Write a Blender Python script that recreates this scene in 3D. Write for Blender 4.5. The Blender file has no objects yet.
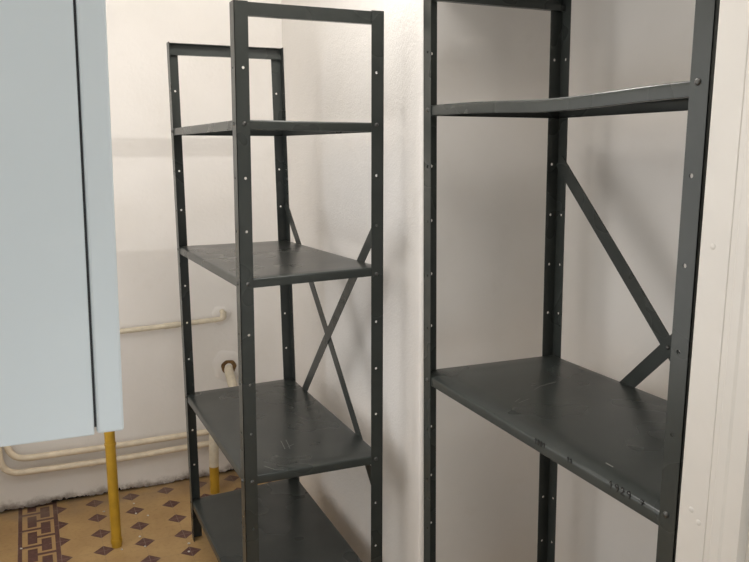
import bpy, bmesh, math, random
from mathutils import Vector, Matrix
random.seed(7)
S = bpy.context.scene
C = S.collection
S.view_settings.view_transform = 'Standard'
S.view_settings.look = 'None'
S.view_settings.gamma = 1
S.view_settings.use_curve_mapping = False
S.view_settings.exposure = -0.26

# ------------------------------------------------------------ camera
F_PX = 760.94
YAW, PITCH, ROLL = map(math.radians, (24.368, 9.773, -0.325))
fw = Vector((math.sin(YAW)*math.cos(PITCH), math.cos(YAW)*math.cos(PITCH), -math.sin(PITCH)))
rt0 = Vector((math.cos(YAW), -math.sin(YAW), 0))
up0 = rt0.cross(fw)
rt = math.cos(ROLL)*rt0 + math.sin(ROLL)*up0
up = -math.sin(ROLL)*rt0 + math.cos(ROLL)*up0
cd = bpy.data.cameras.new('camera')
cd.sensor_width = 36.0
cd.lens = F_PX/749*36.0
cd.clip_start = 0.02
cam = bpy.data.objects.new('camera', cd)
M = Matrix((rt, up, -fw)).transposed().to_4x4()
M.translation = Vector((0, 0, 1.6))
cam.matrix_world = M
C.objects.link(cam)
S.camera = cam

# ------------------------------------------------------------ world and lamps
w = bpy.data.worlds.new('world'); S.world = w; w.use_nodes = True
w.node_tree.nodes['Background'].inputs['Color'].default_value = (0.9, 0.95, 1, 1)
w.node_tree.nodes['Background'].inputs['Strength'].default_value = 0.05

def point_lamp(name, loc, power, col, r):
    l = bpy.data.lights.new(name, 'POINT'); l.energy = power; l.color = col; l.shadow_soft_size = r
    o = bpy.data.objects.new(name, l); o.location = loc; C.objects.link(o); return o
def area_lamp(name, loc, aim, power, col, sx, sy):
    l = bpy.data.lights.new(name, 'AREA'); l.energy = power; l.color = col; l.shape = 'RECTANGLE'; l.size = sx; l.size_y = sy
    o = bpy.data.objects.new(name, l); o.location = loc
    o.rotation_euler = (Vector(aim)-Vector(loc)).to_track_quat('-Z', 'Y').to_euler(); C.objects.link(o); return o
point_lamp('wall_bulb', (0.970, 2.052, 2.57), 29, (1.0, 0.975, 0.945), 0.008)
area_lamp('ceiling_lamp', (0.20, 0.85, 2.86), (0.20, 0.85, 0), 13, (1.0, 0.965, 0.93), 0.7, 0.7)
area_lamp('side_fill_light', (-0.47, 2.04, 1.40), (1.0, 2.04, 1.30), 25, (1.0, 0.98, 0.96), 2.05, 1.5)  # unseen fill added at the left to raise the ambient level
area_lamp('hall_lamp', (0.35, -1.5, 0.6), (0.0, .6, 1.3), 13, (0.84, 0.94, 1.0), 0.9, 0.9)

# ------------------------------------------------------------ materials
class NT:
    """tiny helper for shader node trees"""
    def __init__(s, name):
        s.m = bpy.data.materials.new(name); s.m.use_nodes = True
        s.t = s.m.node_tree; s.b = s.t.nodes['Principled BSDF']
        s.tc = s.n('ShaderNodeTexCoord')
    def n(s, ty, **kw):
        x = s.t.nodes.new(ty)
        for k, v in kw.items(): setattr(x, k, v)
        return x
    def put(s, sock, v):
        if hasattr(v, 'links') or isinstance(v, bpy.types.NodeSocket): s.t.links.new(v, sock)
        else: sock.default_value = v
    def math(s, op, a, b=0.0, clamp=False):
        x = s.n('ShaderNodeMath', operation=op, use_clamp=clamp)
        s.put(x.inputs[0], a)
        if len(x.inputs) > 1: s.put(x.inputs[1], b)
        return x.outputs[0]
    def mix(s, f, a, b):
        x = s.n('ShaderNodeMix', data_type='RGBA')
        s.put(x.inputs['Factor'], f); s.put(x.inputs[6], a); s.put(x.inputs[7], b)
        return x.outputs[2]
    def noise(s, scale, detail=4, rough=.55, vec=None, out='Fac'):
        x = s.n('ShaderNodeTexNoise'); x.inputs['Scale'].default_value = scale
        x.inputs['Detail'].default_value = detail; x.inputs['Roughness'].default_value = rough
        s.t.links.new(vec if vec is not None else s.tc.outputs['Object'], x.inputs['Vector'])
        return x.outputs[out]
    def scaled(s, v, src=None):
        x = s.n('ShaderNodeMapping'); x.inputs['Scale'].default_value = v
        s.t.links.new(src if src is not None else s.tc.outputs['Object'], x.inputs['Vector']); return x.outputs[0]
    def ramp(s, f, a, b):
        x = s.n('ShaderNodeMapRange'); x.interpolation_type = 'SMOOTHSTEP'
        s.put(x.inputs['Value'], f); x.inputs['From Min'].default_value = a; x.inputs['From Max'].default_value = b
        return x.outputs[0]
    def bump(s, h, strength, dist):
        x = s.n('ShaderNodeBump'); x.inputs['Strength'].default_value = strength; x.inputs['Distance'].default_value = dist
        s.put(x.inputs['Height'], h); s.t.links.new(x.outputs[0], s.b.inputs['Normal'])
    def set(s, col=None, rough=None, metal=None, spec=None):
        for k, v in (('Base Color', col), ('Roughness', rough), ('Metallic', metal), ('Specular IOR Level', spec)):
            if v is not None: s.put(s.b.inputs[k], v)

def rgb(*c): return (c[0], c[1], c[2], 1)

def plaster(name, c1, c2, bump, scale, low_dirt=False, rough=.75):
    k = NT(name)
    n1 = k.noise(2.2, 5); n2 = k.noise(11, 6, .6)
    c = k.mix(k.ramp(n1, .35, .68), rgb(*c1), rgb(*c2))
    c = k.mix(k.math('MULTIPLY', k.ramp(n2, .55, .8), .25), c, rgb(c1[0]*.86, c1[1]*.84, c1[2]*.8))
    if low_dirt:   # flaking paint and grime just above the floor
        sep = k.n('ShaderNodeSeparateXYZ'); k.t.links.new(k.tc.outputs['Object'], sep.inputs[0])
        nn = k.noise(14, 6, .65)
        hgt = k.math('ADD', sep.outputs[2], k.math('MULTIPLY', k.math('SUBTRACT', nn, .5), .12))
        c = k.mix(k.math('MULTIPLY', k.math('SUBTRACT', 1.0, k.ramp(hgt, .0, .055)), .8), c, rgb(.16, .12, .09))
        fl = k.math('MULTIPLY', k.ramp(k.noise(30, 4, .6), .6, .66), k.math('SUBTRACT', 1.0, k.ramp(sep.outputs[2], .06, .16)))
        c = k.mix(k.math('MULTIPLY', fl, .6), c, rgb(.8, .78, .73))
    k.set(c, rough, spec=.3)
    h = k.math('ADD', k.noise(scale, 6, .6), k.math('MULTIPLY', k.noise(scale*.12, 3), 1.2))
    k.bump(h, bump, .004)
    return k.m

M_far = plaster('far_plaster', (.83, .795, .755), (.80, .765, .72), .3, 60, True)
M_rough = plaster('rough_plaster', (.83, .80, .765), (.81, .78, .74), .45, 110)
M_niche = plaster('niche_plaster', (.83, .795, .755), (.80, .765, .72), .15, 26)
M_plain = plaster('side_plaster', (.83, .80, .755), (.80, .77, .72), .3, 60)
M_ceil = plaster('ceiling_plaster', (.85, .83, .79), (.83, .80, .76), .2, 40)

def metal_paint():
    k = NT('dark_grey_enamel')
    n = k.noise(7, 5, .6)
    c = k.mix(k.ramp(n, .3, .75), rgb(.036, .041, .038), rgb(.047, .052, .048))
    st = k.noise(16, 5, .7, k.scaled((1, .25, .3)))
    c = k.mix(k.math('MULTIPLY', k.ramp(st, .55, .95), .22), c, rgb(.10, .10, .095))      # scuffs
    ru = k.noise(24, 6, .7)
    c = k.mix(k.math('MULTIPLY', k.ramp(ru, .85, .90), .6), c, rgb(.06, .028, .016))       # rust spots
    k.set(c, k.math('ADD', .24, k.math('MULTIPLY', k.noise(5, 2), .08)), spec=.34)
    return k.m
M_paint = metal_paint()

def simple(name, col, rough, metal=0, var=.12, scale=25, bump=0):
    k = NT(name); n = k.noise(scale, 5)
    c = k.mix(k.ramp(n, .3, .7), rgb(*col), rgb(*[x*(1-var) for x in col]))
    k.set(c, rough, metal)
    if bump: k.bump(k.noise(scale*2, 4), bump, .002)
    return k.m
M_bolt = simple('bolt_steel', (.10, .10, .095), .35, .6)
M_ink = simple('black_marker_ink', (.008, .008, .008), .6)
M_scratch = simple('bare_scratch', (.26, .26, .24), .45)
M_pipe = simple('cream_pipe_paint', (.82, .71, .54), .4, 0, .14, 30, .15)
M_white_pipe = simple('old_white_pipe_paint', (.74, .66, .51), .45, 0, .16, 30, .2)
M_yellow = simple('yellow_gas_paint', (.56, .33, .03), .35, 0, .18, 18, .1)
M_cab = simple('pale_laminate', (.76, .84, .90), .35, 0, .03, 5)
M_gap = simple('dark_gap_shade', (.02, .02, .025), .6)
M_trim = simple('cream_gloss_paint', (.66, .63, .585), .35, 0, .04, 9, .05)
M_dark = simple('old_mortar', (.035, .028, .022), .95, 0, .5, 40, .6)
M_rust = simple('rusty_sleeve', (.22, .12, .04), .8, 0, .5, 50, .4)
M_chip = simple('plaster_chip', (.75, .72, .66), .8)

def floor_mat():
    k = NT('cement_tiles')
    sep = k.n('ShaderNodeSeparateXYZ'); k.t.links.new(k.tc.outputs['Object'], sep.inputs[0])
    X, Y = sep.outputs[0], sep.outputs[1]
    P, Q = .160, .1545
    def lat(v, o, p):   # distance in metres to the nearest lattice line
        a = k.math('DIVIDE', k.math('SUBTRACT', v, o), p)
        a = k.math('FRACT', k.math('ADD', k.math('ADD', a, 100.5), 0))
        return k.math('MULTIPLY', k.math('ABSOLUTE', k.math('SUBTRACT', a, .5)), p)
    dx = lat(X, .015, P); dy = lat(Y, 3.529, Q)
    dia = k.math('LESS_THAN', k.math('ADD', dx, dy), .042)
    grout = k.math('LESS_THAN', k.math('MINIMUM', dx, dy), .0009)
    big = k.noise(4, 5); fine = k.noise(60, 5, .65)
    och = k.mix(k.ramp(big, .3, .7), rgb(.50, .325, .14), rgb(.41, .255, .105))
    och = k.mix(k.math('MULTIPLY', k.ramp(fine, .5, .75), .4), och, rgb(.25, .15, .07))
    red = k.mix(k.ramp(fine, .4, .7), rgb(.105, .042, .034), rgb(.15, .075, .06))
    field = k.mix(dia, och, red)
    # border tile: two rails with a stepped key of blocks between them
    bx = k.math('DIVIDE', k.math('ADD', X, .145), .160)
    by = k.math('FRACT', k.math('ADD', k.math('DIVIDE', k.math('ADD', Y, .02), Q), 100.0))
    by2 = k.math('FRACT', k.math('ADD', by, .5))
    def rng(v, a, b): return k.math('MULTIPLY', k.math('GREATER_THAN', v, a), k.math('LESS_THAN', v, b))
    rails = k.math('MAXIMUM', k.math('LESS_THAN', bx, .10), k.math('GREATER_THAN', bx, .89))
    lsq = k.math('MULTIPLY', rng(bx, .23, .46), rng(by, .15, .85))
    rsq = k.math('MULTIPLY', rng(bx, .56, .80), rng(by2, .15, .85))
    lb = k.math('MULTIPLY', k.math('LESS_THAN', bx, .58), k.math('LESS_THAN', k.math('ABSOLUTE', k.math('SUBTRACT', by2, .5)), .06))
    rb = k.math('MULTIPLY', k.math('GREATER_THAN', bx, .44), k.math('LESS_THAN', k.math('ABSOLUTE', k.math('SUBTRACT', by, .5)), .06))
    key = k.math('MAXIMUM', k.math('MAXIMUM', rails, lsq), k.math('MAXIMUM', rsq, k.math('MAXIMUM', lb, rb)))
    border = k.mix(key, och, red)
    inb = rng(bx, 0, 1)
    c = k.mix(inb, k.mix(k.math('MULTIPLY', k.math('GREATER_THAN', bx, 1.0), 1.0), och, field), border)
    c = k.mix(k.math('MULTIPLY', grout, k.math('ADD', .35, k.math('MULTIPLY', dia, .35))), c, k.mix(dia, rgb(.20, .14, .10), rgb(.34, .25, .20)))
    # dust near the far wall
    c = k.mix(k.math('MULTIPLY', k.ramp(Y, 3.36, 3.60), k.math('MULTIPLY', k.ramp(k.noise(9, 5), .3, .7), .6)), c, rgb(.24, .18, .13))
    k.set(c, k.math('ADD', .34, k.math('MULTIPLY', fine, .3)), spec=.45)
    k.bump(k.math('ADD', k.math('MULTIPLY', grout, -1.0), k.math('MULTIPLY', fine, .3)), .25, .002)
    return k.m
M_floor = floor_mat()

# ------------------------------------------------------------ mesh helpers
def link(name, bm, mat, parent=None, smooth=False, origin=(0, 0, 0)):
    me = bpy.data.meshes.new(name)
    if any(origin): bmesh.ops.translate(bm, verts=bm.verts, vec=-Vector(origin))
    bmesh.ops.recalc_face_normals(bm, faces=bm.faces)
    bm.to_mesh(me); bm.free()
    me.materials.append(mat)
    if smooth:
        for p in me.polygons: p.use_smooth = True
        me.set_sharp_from_angle(angle=math.radians(40))
    o = bpy.data.objects.new(name, me)
    C.objects.link(o)
    if parent: o.parent = parent
    elif any(origin): o.location = origin
    return o
def thing(name, label, cat, loc, group=None):
    o = bpy.data.objects.new(name, None); o.empty_display_size = .1
    C.objects.link(o); o.location = loc; tag(o, label, cat, group); return o
def tag(o, label, cat, group=None):
    o['label'] = label; o['category'] = cat
    if group: o['group'] = group
    return o
def struct(name, bm, mat, **kw):
    o = link(name, bm, mat, **kw); o['kind'] = 'structure'; return o
def box(bm, x0, x1, y0, y1, z0, z1, bev=0):
    r = bmesh.ops.create_cube(bm, size=1)
    vs = r['verts']
    bmesh.ops.scale(bm, vec=(x1-x0, y1-y0, z1-z0), verts=vs)
    bmesh.ops.translate(bm, vec=((x0+x1)/2, (y0+y1)/2, (z0+z1)/2), verts=vs)
    if bev:
        es = list({e for v in vs for e in v.link_edges})
        bmesh.ops.bevel(bm, geom=es, offset=bev, segments=2, affect='EDGES', profile=.5)
def prism(bm, pts, z0, z1):
    a = [bm.verts.new((x, y, z0)) for x, y in pts]; b = [bm.verts.new((x, y, z1)) for x, y in pts]
    n = len(pts)
    bm.faces.new(a); bm.faces.new(b)
    for i in range(n): bm.faces.new((a[i], a[(i+1) % n], b[(i+1) % n], b[i]))
def tube(bm, pts, r, seg=16, caps=True, radii=None):
    pts = [Vector(p) for p in pts]; rings = []; nrm = None
    for i, p in enumerate(pts):
        t = ((pts[i+1]-p).normalized() if i < len(pts)-1 else Vector()) + ((p-pts[i-1]).normalized() if i else Vector())
        t.normalize()
        if nrm is None: nrm = t.orthogonal().normalized()
        nrm = (nrm - t*nrm.dot(t)).normalized(); bi = t.cross(nrm)
        rr = radii[i] if radii else r
        rings.append([bm.verts.new(p + rr*(math.cos(a)*nrm + math.sin(a)*bi)) for a in [2*math.pi*j/seg for j in range(seg)]])
    for a, b in zip(rings, rings[1:]):
        for j in range(seg): bm.faces.new((a[j], a[(j+1) % seg], b[(j+1) % seg], b[j]))
    if caps: bm.faces.new(rings[0]); bm.faces.new(rings[-1])
def fillet(pts, rad, n=7):
    """polyline with its inner corners rounded"""
    pts = [Vector(p) for p in pts]; out = [pts[0]]
    for a, b, c in zip(pts, pts[1:], pts[2:]):
        r = min(rad, (a-b).length*.45, (c-b).length*.45)
        p, q = b+(a-b).normalized()*r, b+(c-b).normalized()*r
        for i in range(n+1):
            t = i/n; out.append((1-t)**2*p + 2*t*(1-t)*b + t*t*q)
    return out+[pts[-1]]

# ------------------------------------------------------------ the room
CEIL = 2.95
XL, YB, YF = -.40, -1.95, 3.595
A = (1.08, 2.038)            # convex corner of the rough wall beside the niche
B = (1.155, YF)              # far right corner of the room
NX = 1.575                   # niche back
CX, CY = .945, .862          # painted corner nearest the camera
bm = bmesh.new(); prism(bm, [(XL-.1, YB-.1), (NX+.2, YB-.1), (NX+.2, YF+.13), (XL-.1, YF+.13)], -.08, 0); struct('floor', bm, M_floor)
bm = bmesh.new(); prism(bm, [(XL-.1, YB-.1), (NX+.2, YB-.1), (NX+.2, YF+.13), (XL-.1, YF+.13)], CEIL, CEIL+.08); struct('ceiling', bm, M_ceil)
WY0, WY1, WZ0, WZ1 = 0.98, 3.10, .62, 2.18      # unseen opening added in the left wall for the fill light
bm = bmesh.new()
box(bm, XL-.1, XL, YB, WY0, 0, CEIL); box(bm, XL-.1, XL, WY1, YF+.03, 0, CEIL)
box(bm, XL-.1, XL, WY0, WY1, 0, WZ0); box(bm, XL-.1, XL, WY0, WY1, WZ1, CEIL)
struct('wall_left', bm, M_plain)
bm = bmesh.new()
for y0, y1, z0, z1 in ((WY0, WY0+.05, WZ0, WZ1), (WY1-.05, WY1, WZ0, WZ1), (WY0+.05, WY1-.05, WZ0, WZ0+.05), (WY0+.05, WY1-.05, WZ1-.05, WZ1), ((WY0+WY1)/2-.02, (WY0+WY1)/2+.02, WZ0+.05, WZ1-.05)):
    box(bm, XL-.055, XL-.015, y0, y1, z0, z1)
struct('fill_opening_frame', bm, M_trim)  # frame around the added opening, out of view
bm = bmesh.new(); prism(bm, [(XL-.1, YB-.1), (NX+.2, YB-.1), (NX+.2, YB), (XL-.1, YB)], 0, CEIL); struct('wall_near', bm, M_plain)
# far wall: masonry behind, a plaster coat in front whose lower edge has crumbled away
bm = bmesh.new(); prism(bm, [(XL-.1, YF+.03), (NX+.2, YF+.03), (NX+.2, YF+.13), (XL-.1, YF+.13)], 0, CEIL); struct('wall_far_masonry', bm, M_dark)
bm = bmesh.new()
rnd = random.Random(3)
NXS = 260; lowv, lowb, topv, topb, midv = [], [], [], [], []
x0, x1 = XL, 1.3; ph = 0.0
for i in range(NXS+1):
    x = x0+(x1-x0)*i/NXS
    base = .011+.006*math.sin(x*7+1)+.004*math.sin(x*23)
    z = max(.004, base + rnd.uniform(-.006, .006) + (.009 if rnd.random() < .06 else 0))
    lowv.append(bm.verts.new((x, YF+rnd.uniform(0, .006), z))); lowb.append(bm.verts.new((x, YF+.03, z+.004)))
    midv.append(bm.verts.new((x, YF, z+.02))); topv.append(bm.verts.new((x, YF, CEIL)))
for i in range(NXS):
    bm.faces.new((lowb[i], lowb[i+1], lowv[i+1], lowv[i])); bm.faces.new((lowv[i], lowv[i+1], midv[i+1], midv[i]))
    bm.faces.new((midv[i], midv[i+1], topv[i+1], topv[i]))
bm.faces.new([topv[0], topv[-1]] + [q for q in (bm.verts.new((x1, YF+.03, CEIL)), bm.verts.new((x0, YF+.03, CEIL)))])
tb = [v for v in bm.verts if abs(v.co.z-CEIL) < 1e-6 and abs(v.co.y-YF-.03) < 1e-6]
tb.sort(key=lambda v: v.co.x)
bm.faces.new([lowb[i] for i in range(NXS+1)] + [tb[1], tb[0]])
bm.faces.new((lowb[0], lowv[0], midv[0], topv[0], tb[0])); bm.faces.new((lowb[-1], lowv[-1], midv[-1], topv[-1], tb[1]))
far = struct('wall_far', bm, M_far)
# right wall beyond the niche, its corner slightly rounded
def arc(c, r, a0, a1, n=6): return [(c[0]+r*math.cos(math.radians(a0+(a1-a0)*i/n)), c[1]+r*math.sin(math.radians(a0+(a1-a0)*i/n))) for i in range(n+1)]
r = .012
bm = bmesh.new()
ring = [(B[0], YF+.03), B] + arc((A[0]+r, A[1]+r), r, 180, 270) + [(NX+.2, A[1]), (NX+.2, YF+.03)]
levels = []
for z in (0, .5, CEIL):      # the plaster swells a little towards the floor at the far end
    levels.append([bm.verts.new((x - (.05*(y-A[1])/(B[1]-A[1]) if z == 0 and x < NX else 0), y, z)) for x, y in ring])
bm.faces.new(levels[0]); bm.faces.new(levels[-1])
for a, b in zip(levels, levels[1:]):
    for i in range(len(ring)): bm.faces.new((a[i], a[(i+1) % len(ring)], b[(i+1) % len(ring)], b[i]))
struct('wall_right', bm, M_rough, smooth=True)
# niche: far face skin, back, unseen low head added to keep lamp light out
bm = bmesh.new(); prism(bm, [(A[0]+.014, A[1]-.002), (NX, A[1]-.002), (NX, A[1]), (A[0]+.014, A[1])], 0, 2.08)
struct('wall_niche_far', bm, M_niche)
bm = bmesh.new(); prism(bm, [(NX, CY-.1), (NX+.2, CY-.1), (NX+.2, A[1]), (NX, A[1])], 0, CEIL); struct('wall_niche_back', bm, M_niche)
bm = bmesh.new(); box(bm, A[0]+.015, NX, CY, A[1]-.001, 2.08, CEIL); struct('wall_niche_shade_block', bm, M_rough)
# right wall on the camera's side, ending in a painted wooden trim
bm = bmesh.new(); prism(bm, [(CX+.02, YB), (CX+.019, CY-.03), (NX+.2, CY-.03), (NX+.2, YB)], 0, CEIL); struct('wall_right_near', bm, M_plain)
bm = bmesh.new()
prof = [(CX+.02, CY), (CX+.004, CY), (CX+.0012, CY-.0012), (CX, CY-.004), (CX, CY-.056), (CX+.0012, CY-.057), (CX+.0012, CY-.0585), (CX, CY-.0595),
        (CX, CY-.068), (CX-.0015, CY-.070), (CX-.0015, CY-.085), (CX, CY-.090), (CX, CY-.118), (CX+.02, CY-.118)]
prism(bm, prof, 0, 2.3)
for v in bm.verts: v.co.y -= .0155*(v.co.z-1.42)
trim = struct('trim_1', bm, M_trim)

# ------------------------------------------------------------ metal shelving units
def flange(bm, place, width, H, hz, ha, hr=.0042, thick=.0022):
    """flat strip a in [0,width], z in [0,H], pierced by small round holes; place(a, z, d) -> point"""
    rows = []; z = 0
    cell = .02
    def quad(a0, a1, z0, z1):
        v = [bm.verts.new(place(a, zz, d)) for d in (0, thick) for a, zz in ((a0, z0), (a1, z0), (a1, z1), (a0, z1))]
        bm.faces.new(v[0:4]); bm.faces.new(v[4:8])
        bm.faces.new((v[0], v[3], v[7], v[4])); bm.faces.new((v[1], v[2], v[6], v[5]))
    for h in sorted(hz):
        if h-cell/2 > z: quad(0, width, z, h-cell/2)
        z0, z1 = h-cell/2, h+cell/2
        out = [(0, z0), (ha, z0), (width, z0), (width, h), (width, z1), (ha, z1), (0, z1), (0, h)]
        ang = [225, 270, 315, 0, 45, 90, 135, 180]
        inn = [(ha+hr*math.cos(math.radians(q)), h+hr*math.sin(math.radians(q))) for q in ang]
        L = []
        for d in (0, thick):
            L.append(([bm.verts.new(place(a, zz, d)) for a, zz in out], [bm.verts.new(place(a, zz, d)) for a, zz in inn]))
        for (o_, i_) in L:
            for j in range(8): bm.faces.new((o_[j], o_[(j+1) % 8], i_[(j+1) % 8], i_[j]))
        for j in range(8):
            bm.faces.new((L[0][1][j], L[0][1][(j+1) % 8], L[1][1][(j+1) % 8], L[1][1][j]))
        for j in (2, 3, 6, 7):
            bm.faces.new((L[0][0][j], L[0][0][(j+1) % 8], L[1][0][(j+1) % 8], L[1][0][j]))
        z = z1
    if z < H: quad(0, width, z, H)
    bmesh.ops.remove_doubles(bm, verts=bm.verts, dist=1e-5)

def dome(bm, c, n, r, h):
    """bolt head: low dome at c with outward normal n"""
    n = Vector(n).normalized(); u = n.orthogonal().normalized(); v = n.cross(u); c = Vector(c)
    prof = [(r, 0), (r*.97, h*.35), (r*.75, h*.75), (r*.35, h)]
    rings = [[bm.verts.new(c+n*hh+rr*(math.cos(q)*u+math.sin(q)*v)) for q in [2*math.pi*j/12 for j in range(12)]] for rr, hh in prof]
    for a, b in zip(rings, rings[1:]):
        for j in range(12): bm.faces.new((a[j], a[(j+1) % 12], b[(j+1) % 12], b[j]))
    bm.faces.new(rings[-1]); bm.faces.new(rings[0])

FW = .040
def shelf_bm(x0, x1, y0, y1, zc, warp, sag=None, lip=.027):
    """folded sheet shelf; zc = heights of corners (x0y0, x1y0, x0y1, x1y1); sag(s,t) adds to z"""
    bm = bmesh.new(); nx, ny = 24, 20
    prof = [(.0065, 0), (.0028, .0008), (.0008, .0028), (0, .0065), (0, lip-.001), (.001, lip), (.012, lip)]
    def Z(s, t): return (zc[0]*(1-s)+zc[1]*s)*(1-t)+(zc[2]*(1-s)+zc[3]*s)*t + (sag(s, t) if sag else 0)
    ins = prof[0][0]
    def P(s, t, i, d):
        x = x0+i+(x1-x0-2*i)*s; y = y0+i+(y1-y0-2*i)*t
        return warp(x, y, Z(s, t)-d)
    grid = [[bm.verts.new(P(i/nx, j/ny, ins, 0)) for i in range(nx+1)] for j in range(ny+1)]
    for j in range(ny):
        for i in range(nx): bm.faces.new((grid[j][i], grid[j][i+1], grid[j+1][i+1], grid[j+1][i]))
    per = [(i, 0) for i in range(nx)]+[(nx, j) for j in range(ny)]+[(i, ny) for i in range(nx, 0, -1)]+[(0, j) for j in range(ny, 0, -1)]
    prev = [grid[j][i] for i, j in per]
    for i_, d in prof[1:]:
        cur = [bm.verts.new(P(i/nx, j/ny, i_, d)) for i, j in per]
        n = len(per)
        for q in range(n): bm.faces.new((prev[q], prev[(q+1) % n], cur[(q+1) % n], cur[q]))
        prev = cur
    return bm

def strap_bm(x, p, q, warp, w=.040, th=.003):
    """flat diagonal strap in the plane x between (y,z) points p and q, with rounded ends"""
    bm = bmesh.new(); p = Vector(p); q = Vector(q); d = (q-p).normalized(); n = Vector((-d[1], d[0]))
    p = p-d*.014; q = q+d*.014
    k = 12; L = []
    for dx in (0, th):
        a = [warp(x+dx, *(p+(q-p)*i/k+n*w/2)) for i in range(k+1)]; b = [warp(x+dx, *(p+(q-p)*i/k-n*w/2)) for i in range(k+1)]
        L.append(([bm.verts.new(v) for v in a], [bm.verts.new(v) for v in b]))
    for a, b in L:
        for i in range(k): bm.faces.new((a[i], a[i+1], b[i+1], b[i]))
    for s in (0, 1):
        for i in range(k): bm.faces.new((L[0][s][i], L[0][s][i+1], L[1][s][i+1], L[1][s][i]))
    for i in (0, k): bm.faces.new((L[0][0][i], L[0][1][i], L[1][1][i], L[1][0][i]))
    return bm

def channel_bm(x0, x1, yo, s, H, warp, h=.042):
    """folded top bar: web at y=yo, its flanges going in direction s along y"""
    bm = bmesh.new(); t = .002
    prof = [(0, H), (.026, H), (.026, H-t), (t, H-t), (t, H-h+t), (.014, H-h+t), (.014, H-h+.016), (.016, H-h+.016), (.016, H-h), (0, H-h)]
    k = 6; rings = []
    for i in range(k+1):
        x = x0+(x1-x0)*i/k
        rings.append([bm.verts.new(warp(x, yo+s*a, z)) for a, z in prof])
    n = len(prof)
    for a, b in zip(rings, rings[1:]):
        for j in range(n): bm.faces.new((a[j], a[(j+1) % n], b[(j+1) % n], b[j]))
    bm.faces.new(rings[0]); bm.faces.new(rings[-1])
    return bm

def unit(name, label, xl, xr, yn, yf, H, holes, warp0, shelves, straps, group):
    """xl open front side, xr back side against the wall, yn end towards the camera"""
    base = Vector((xl, (yn+yf)/2, 0))
    root = thing(name, label, 'shelving unit', base, group)
    def warp(x, y, z): return Vector(warp0(x, y, z))-base
    posts = {}
    for ix, (x, sx) in enumerate(((xl, 1), (xr, -1))):
        for iy, (y, sy) in enumerate(((yn, 1), (yf, -1))):
            bm = bmesh.new()
            flange(bm, lambda a, z, d: warp(x+sx*a, y+sy*d, z), FW, H, holes, .0235)
            flange(bm, lambda a, z, d: warp(x+sx*d, y+sy*a, z), FW, H, holes, .0235)
            posts[ix, iy] = link('post', bm, M_paint, root)
    link('top_bar', channel_bm(xl+.0028, xr-.0028, yn+.0026, 1, H-.002, warp, .036), M_paint, root)
    link('top_bar', channel_bm(xl+.0028, xr-.0028, yf-.0026, -1, H-.002, warp), M_paint, root)
    sh = []
    for zc, sag, bz in shelves:
        o = link('shelf', shelf_bm(xl+.003, xr-.003, yn+.003, yf-.003, zc, warp, sag), M_paint, root, smooth=True)
        sh.append(o)
        if bz is None: continue
        for ix, (x, sx) in enumerate(((xl, 1), (xr, -1))):
            for iy, (y, sy) in enumerate(((yn, 1), (yf, -1))):
                for px, py, n in ((x+sx*.0235, y, (0, -sy, 0)), (x, y+sy*.0235, (-sx, 0, 0))):
                    bm = bmesh.new(); dome(bm, warp(px, py, bz), n, .0062, .0042)
                    link('bolt', bm, M_bolt, root, smooth=True)
    for i, (p, q) in enumerate(straps):
        link('brace', strap_bm(xr-.0075-.0035*i, p, q, warp), M_paint, root)
    return root, sh, warp

def offs(z, c=(0, 0, 0, 0)): return [z+q for q in c]
# tall unit in the far right corner
xl, xr, yn, yf = .529, .983, 2.107, 3.022
def warpL(x, y, z):
    t = (y-yn)/(yf-yn); s = (x-xl)/(xr-xl)
    k = (.013-.0055*s)*(1-t) + (-.002-.012*s)*t
    return (x+k*(z-1.1)+(.002*(1-s)*(1-t)-.010*t), y, z)
hL = [.17+.1504*i for i in range(12)]
left, shL, wL = unit('shelving_unit', 'dark grey metal shelving unit with four shelves near the yellow pipes, crossed braces behind',
    xl, xr, yn, yf, 2.0, hL, warpL,
    [(offs(1.684, (.001, -.004, .002, 0)), None, hL[10]),
     (offs(1.235, (.001, .009, -.003, -.003)), None, hL[7]),
     (offs(.636, (.002, -.006, -.004, .001)), None, hL[3]),
     (offs(.180, (0, -.004, -.008, .006)), None, hL[0])],
    [((yf-.0235, hL[8]), (yn+.0235, hL[2])), ((yn+.0235, hL[8]), (yf-.0235, hL[2]))], 'grey metal shelving units')
# unit standing in the niche
Xl, Xr, Yn, Yf = .991, 1.443, .908, 1.857
def warpR(x, y, z):
    t = (y-Yn)/(Yf-Yn)
    return (x, y+(-.012*(1-t)+.012*t)*(z-1.4), z)
hR = [1.7045-.1492*i for i in range(-1, 11)]
def droop(s, t): return -.010*(1-s)**3*math.exp(-((t-.42)/.26)**2)
def wear(s, t): return -.006*(1-s)**6*(1-t) - .009*max(0, 1-s/.065)**1.25
right, shR, wR = unit('shelving_unit', 'dark grey metal shelving unit in the niche beside the white trim, numbers on shelf edge',
    Xl, Xr, Yn, Yf, 2.032, hR, warpR,
    [(offs(1.714, (-.004, 0, .003, .001)), droop, hR[1]),
     (offs(.972, (-.004, -.004, .009, .002)), wear, hR[6]),
     (offs(.226), None, hR[11])],
    [((Yf-.0235, hR[2]), (Yn+.0235, hR[8])), ((Yn+.0235, hR[2]), (Yf-.0235, hR[8]))], 'grey metal shelving units')
bm = bmesh.new(); yc = (Yn+Yf)/2; dome(bm, wR(Xr-.0115, yc, (hR[2]+hR[8])/2), (-1, 0, 0), .0062, .004); link('brace_bolt', bm, M_bolt, right, smooth=True)

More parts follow.
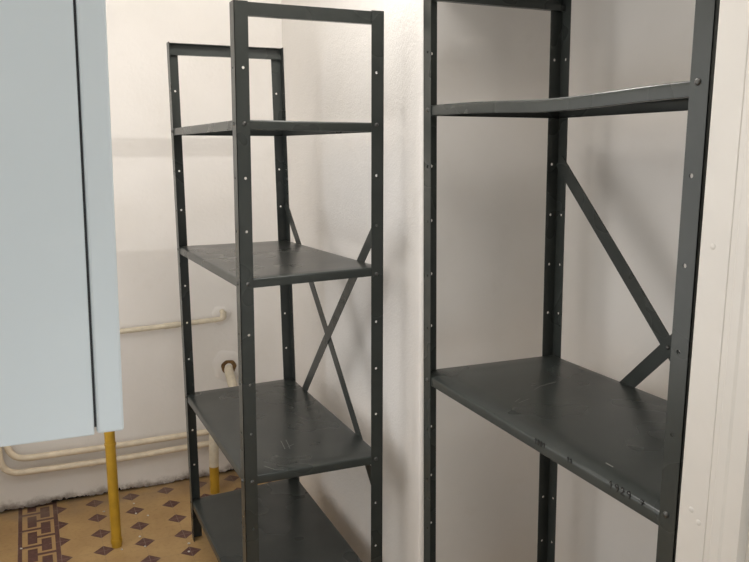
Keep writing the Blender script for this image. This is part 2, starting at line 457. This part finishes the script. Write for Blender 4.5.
# marker writing on the front lip of the niche unit's lower shelf
GL = {'1': [[(.1, .7), (.5, 1), (.5, 0)]], '9': [[(.8, .65), (.45, .5), (.15, .65), (.2, .9), (.6, 1), (.8, .75), (.75, .35), (.55, 0)]],
      '2': [[(.1, .75), (.35, 1), (.7, .9), (.7, .6), (.1, .05), (.9, .02)]], '7': [[(.1, .95), (.8, 1), (.35, 0)], [(.25, .5), (.7, .52)]],
      '0': [[(.45, 1), (.15, .7), (.2, .2), (.45, 0), (.75, .3), (.75, .75), (.45, 1)]]}
def scribble(text, y0, zc, h, adv, wd):
    bm = bmesh.new(); y = y0
    for ch in text:
        for st in GL.get(ch, []):
            for a, b in zip(st, st[1:]):
                pa, pb = Vector((y-a[0]*wd, zc+(a[1]-.5)*h)), Vector((y-b[0]*wd, zc+(b[1]-.5)*h))
                d = (pb-pa).normalized(); n = Vector((-d[1], d[0]))*.0010; pa -= d*.0004; pb += d*.0004
                v = [bm.verts.new(wR(xx, p[0], p[1])) for xx in (Xl+.0022, Xl+.0034) for p in (pa+n, pb+n, pb-n, pa-n)]
                bm.faces.new(v[0:4]); bm.faces.new(v[4:8])
                for i in range(4): bm.faces.new((v[i], v[(i+1) % 4], v[4+(i+1) % 4], v[4+i]))
        y -= adv
    o = link('handwritten_number', bm, M_ink, shR[1]); o['label'] = 'number in black marker'
    return o
scribble('1929', 1.084, .9535, .015, .0165, .012)
scribble('7', .999, .9525, .011, .012, .012)
scribble('1001', 1.328, .9565, .012, .0105, .008)
scribble('11', 1.214, .9555, .011, .010, .008)
# bright scratches on the shelf tops
def scratch(sh, warp, pts, z, wd):
    bm = bmesh.new()
    for a, b in zip(pts, pts[1:]):
        pa, pb = Vector(a), Vector(b); d = (pb-pa).normalized(); n = Vector((-d[1], d[0]))*wd/2
        v = [bm.verts.new(warp(p[0], p[1], zz)) for zz in (z, z+.0007) for p in (pa+n, pb+n, pb-n, pa-n)]
        bm.faces.new(v[0:4]); bm.faces.new(v[4:8])
        for i in range(4): bm.faces.new((v[i], v[(i+1) % 4], v[4+(i+1) % 4], v[4+i]))
    link('scratch', bm, M_scratch, sh)

# ------------------------------------------------------------ wall cabinet at the left edge
cr = thing('wall_cabinet', 'pale blue-white wall cabinet with dark door gap, hanging at left edge', 'cabinet', (-.18, .77, 1.3805))
def crel(bm): bmesh.ops.translate(bm, verts=bm.verts, vec=(.18, -.77, -1.378)); return bm
bm = bmesh.new(); box(bm, XL, .0345, .62, .92, 1.378, 2.12, .0012); link('body', crel(bm), M_cab, cr)
bm = bmesh.new(); box(bm, .0345, .0364, .6225, .9175, 1.384, 2.115); link('gap_shade_strip', crel(bm), M_gap, cr)  # near-black strip painting in the shade of the open door gap
bm = bmesh.new(); box(bm, .0364, .0572, .62, .92, 1.3785, 2.12, .0022); link('door', crel(bm), M_cab, cr)
cr.rotation_euler = (0, math.radians(1.1), 0)

# ------------------------------------------------------------ pipes
gp = thing('gas_pipe', 'yellow gas pipe rising from tiles under the white cabinet', 'pipe', (.226, 3.082, 0))
bm = bmesh.new(); tube(bm, fillet([(0, 0, 0), (.002, 0, 1.25), (.002, .513, 1.25)], .06), .0205, 20); link('pipe_run', bm, M_yellow, gp, smooth=True)
bm = bmesh.new(); tube(bm, [(0, 0, .018), (0, 0, .036)], .0235, 20); link('coupling', bm, M_yellow, gp, smooth=True)
bm = bmesh.new(); tube(bm, [(.001, 0, .438), (.001, 0, .447)], .0230, 20); link('coupling', bm, M_yellow, gp, smooth=True)

dp = thing('riser_pipe', 'cream pipe painted yellow at foot, bending out of a wall hole behind the shelves', 'pipe', (.706, 3.412, 0))
def rel(pts, o): return [Vector(p)-Vector(o) for p in pts]
o_ = (.706, 3.412, 0)
bm = bmesh.new(); tube(bm, rel([(.706, 3.412, 0), (.7065, 3.412, .13)], o_), .0225, 20); link('painted_foot', bm, M_yellow, dp, smooth=True)['label'] = 'yellow painted foot of the pipe'
bm = bmesh.new(); tube(bm, rel(fillet([(.7065, 3.412, .13), (.712, 3.412, .31), (.829, 3.412, .43), (.837, 3.63, .562)], .05), o_), .0222, 20); link('pipe_run', bm, M_white_pipe, dp, smooth=True)
bm = bmesh.new()
R1, R2 = [], []
for j in range(28):
    q = 2*math.pi*j/28; rr = .037*(1+.05*math.sin(3*q)+.03*math.sin(7*q+1))
    for L_, r_, y_ in ((R1, rr, 3.5885), (R2, .019, 3.591)):
        L_.append(bm.verts.new(Vector((.837+r_*math.cos(q), y_, .552+r_*math.sin(q)))-Vector(o_)))
for j in range(28): bm.faces.new((R1[j], R1[(j+1) % 28], R2[(j+1) % 28], R2[j]))
bk = [bm.verts.new(v.co+Vector((0, .0065, 0))) for v in R1]
for j in range(28): bm.faces.new((R1[j], R1[(j+1) % 28], bk[(j+1) % 28], bk[j]))
link('wall_sleeve', bm, M_rust, dp)

HP = [('upper cream heating pipe running along the foot of the far wall', [(1.14, 3.55, .252), (.282, 3.55, .253), (-.165, 3.55, .262), (-.168, 3.55, .62)]),
      ('lower cream heating pipe running just above the floor of the far wall', [(1.14, 3.55, .196), (.278, 3.55, .187), (-.198, 3.55, .200), (-.202, 3.55, .62)])]
for lab, pts in HP:
    t = thing('heating_pipe', lab, 'pipe', pts[1], 'cream heating pipes')
    bm = bmesh.new(); tube(bm, rel(fillet(pts, .085), pts[1]), .0145, 16); link('pipe_run', bm, M_pipe, t, smooth=True)
tp = thing('water_pipe', 'thin cream pipe across the far wall with an elbow into plaster', 'pipe', (.55, 3.56, .795))
o_ = (.55, 3.56, .795)
bm = bmesh.new(); tube(bm, rel(fillet([(XL, 3.56, .775), (.552, 3.56, .795), (.812, 3.56, .804), (.814, 3.56, .832), (.814, 3.60, .834)], .022), o_), .0118, 14); link('pipe_run', bm, M_white_pipe, tp, smooth=True)
bm = bmesh.new(); tube(bm, rel([(.535, 3.56, .7943), (.60, 3.56, .7967)], o_), .0142, 14); link('coupling', bm, M_white_pipe, tp, smooth=True)
bm = bmesh.new(); tube(bm, rel([(.808, 3.56, .806), (.814, 3.56, .814), (.814, 3.562, .838)], o_), .0150, 14); link('elbow', bm, M_white_pipe, tp, smooth=True)

# plaster crumbs on the tiles
spots = [(134, 504, 'by the wall'), (136, 514, ''), (148, 516, ''), (140, 537, ''), (145, 547, ''), (104, 512, ''), (189, 544, ''), (189, 552, ''), (122, 550, ''), (21, 549, '')]
d0 = cam.matrix_world
for u, v, _ in spots:
    d = fw*F_PX + rt*(u-374.5) - up*(v-281)
    p = Vector((0, 0, 1.6)) + d*(-1.6/d.z)
    bm = bmesh.new(); bmesh.ops.create_icosphere(bm, subdivisions=1, radius=.0048)
    for vv in bm.verts: vv.co = Vector((vv.co.x*rnd.uniform(.7, 1.5), vv.co.y*rnd.uniform(.7, 1.4), (vv.co.z+.0042)*rnd.uniform(.5, .8)))
    o = link('plaster_crumb', bm, M_chip, origin=None or (0, 0, 0)); o.location = (p.x, p.y, 0)
    tag(o, 'small white plaster crumb lying on the patterned floor tiles', 'crumb', 'plaster crumbs on the floor')

# screw plugs under the paint of the trim
for y_, z_ in ((.836, 1.452), (.842, 1.02), (.826, 1.005)):
    bm = bmesh.new(); dome(bm, (CX, y_, z_), (-1, 0, 0), .005, .0012)
    o = link('screw_plug', bm, M_trim, trim, smooth=True)

# round plaster patches where the pipes enter the far wall
for px, pz, pr in ((.834, .560, .078), (.810, .815, .046)):
    bm = bmesh.new(); cen = bm.verts.new((px, YF-.0035, pz)); prev = None
    for q_, d_ in ((.72, .0035), (.92, .0025), (1.0, .0)):
        ring = [bm.verts.new((px+pr*q_*(1+.07*math.sin(3*a+px*9)+.04*math.sin(7*a))*math.cos(a), YF-d_, pz+pr*q_*(1+.07*math.sin(3*a+px*9)+.04*math.sin(7*a))*math.sin(a))) for a in [2*math.pi*j/36 for j in range(36)]]
        for j in range(36):
            if prev: bm.faces.new((prev[j], prev[(j+1) % 36], ring[(j+1) % 36], ring[j]))
            else: bm.faces.new((cen, ring[j], ring[(j+1) % 36]))
        prev = ring
    link('plaster_patch', bm, M_far, far, smooth=True)
# scratches on the shelf tops
def hit(u, v, z):
    d = fw*F_PX + rt*(u-374.5) - up*(v-281)
    return Vector((0, 0, 1.6)) + d*((z-1.6)/d.z)
def scr(sh, base, z, pts, wd):
    h = [hit(u, v, z) for u, v in pts]
    scratch(sh, lambda x, y, zz: Vector((x, y, zz))-base, [(p.x, p.y) for p in h], z, wd)
bl = Vector((xl, (yn+yf)/2, 0)); br = Vector((Xl, (Yn+Yf)/2, 0))
for pts, wd in (([(281, 441), (285, 449)], .002), ([(286, 440), (289, 446), (290, 449)], .0016), ([(288, 447), (294, 444)], .0014), ([(264, 466), (276, 470), (284, 470)], .0012)):
    scr(shL[2], bl, .6385, pts, wd)
for pts, wd in (([(515, 402), (527, 394), (541, 386), (556, 382)], .0013), ([(519, 403), (529, 399)], .0011), ([(606, 463), (613, 467)], .0022)):
    scr(shR[1], br, .9745, pts, wd)
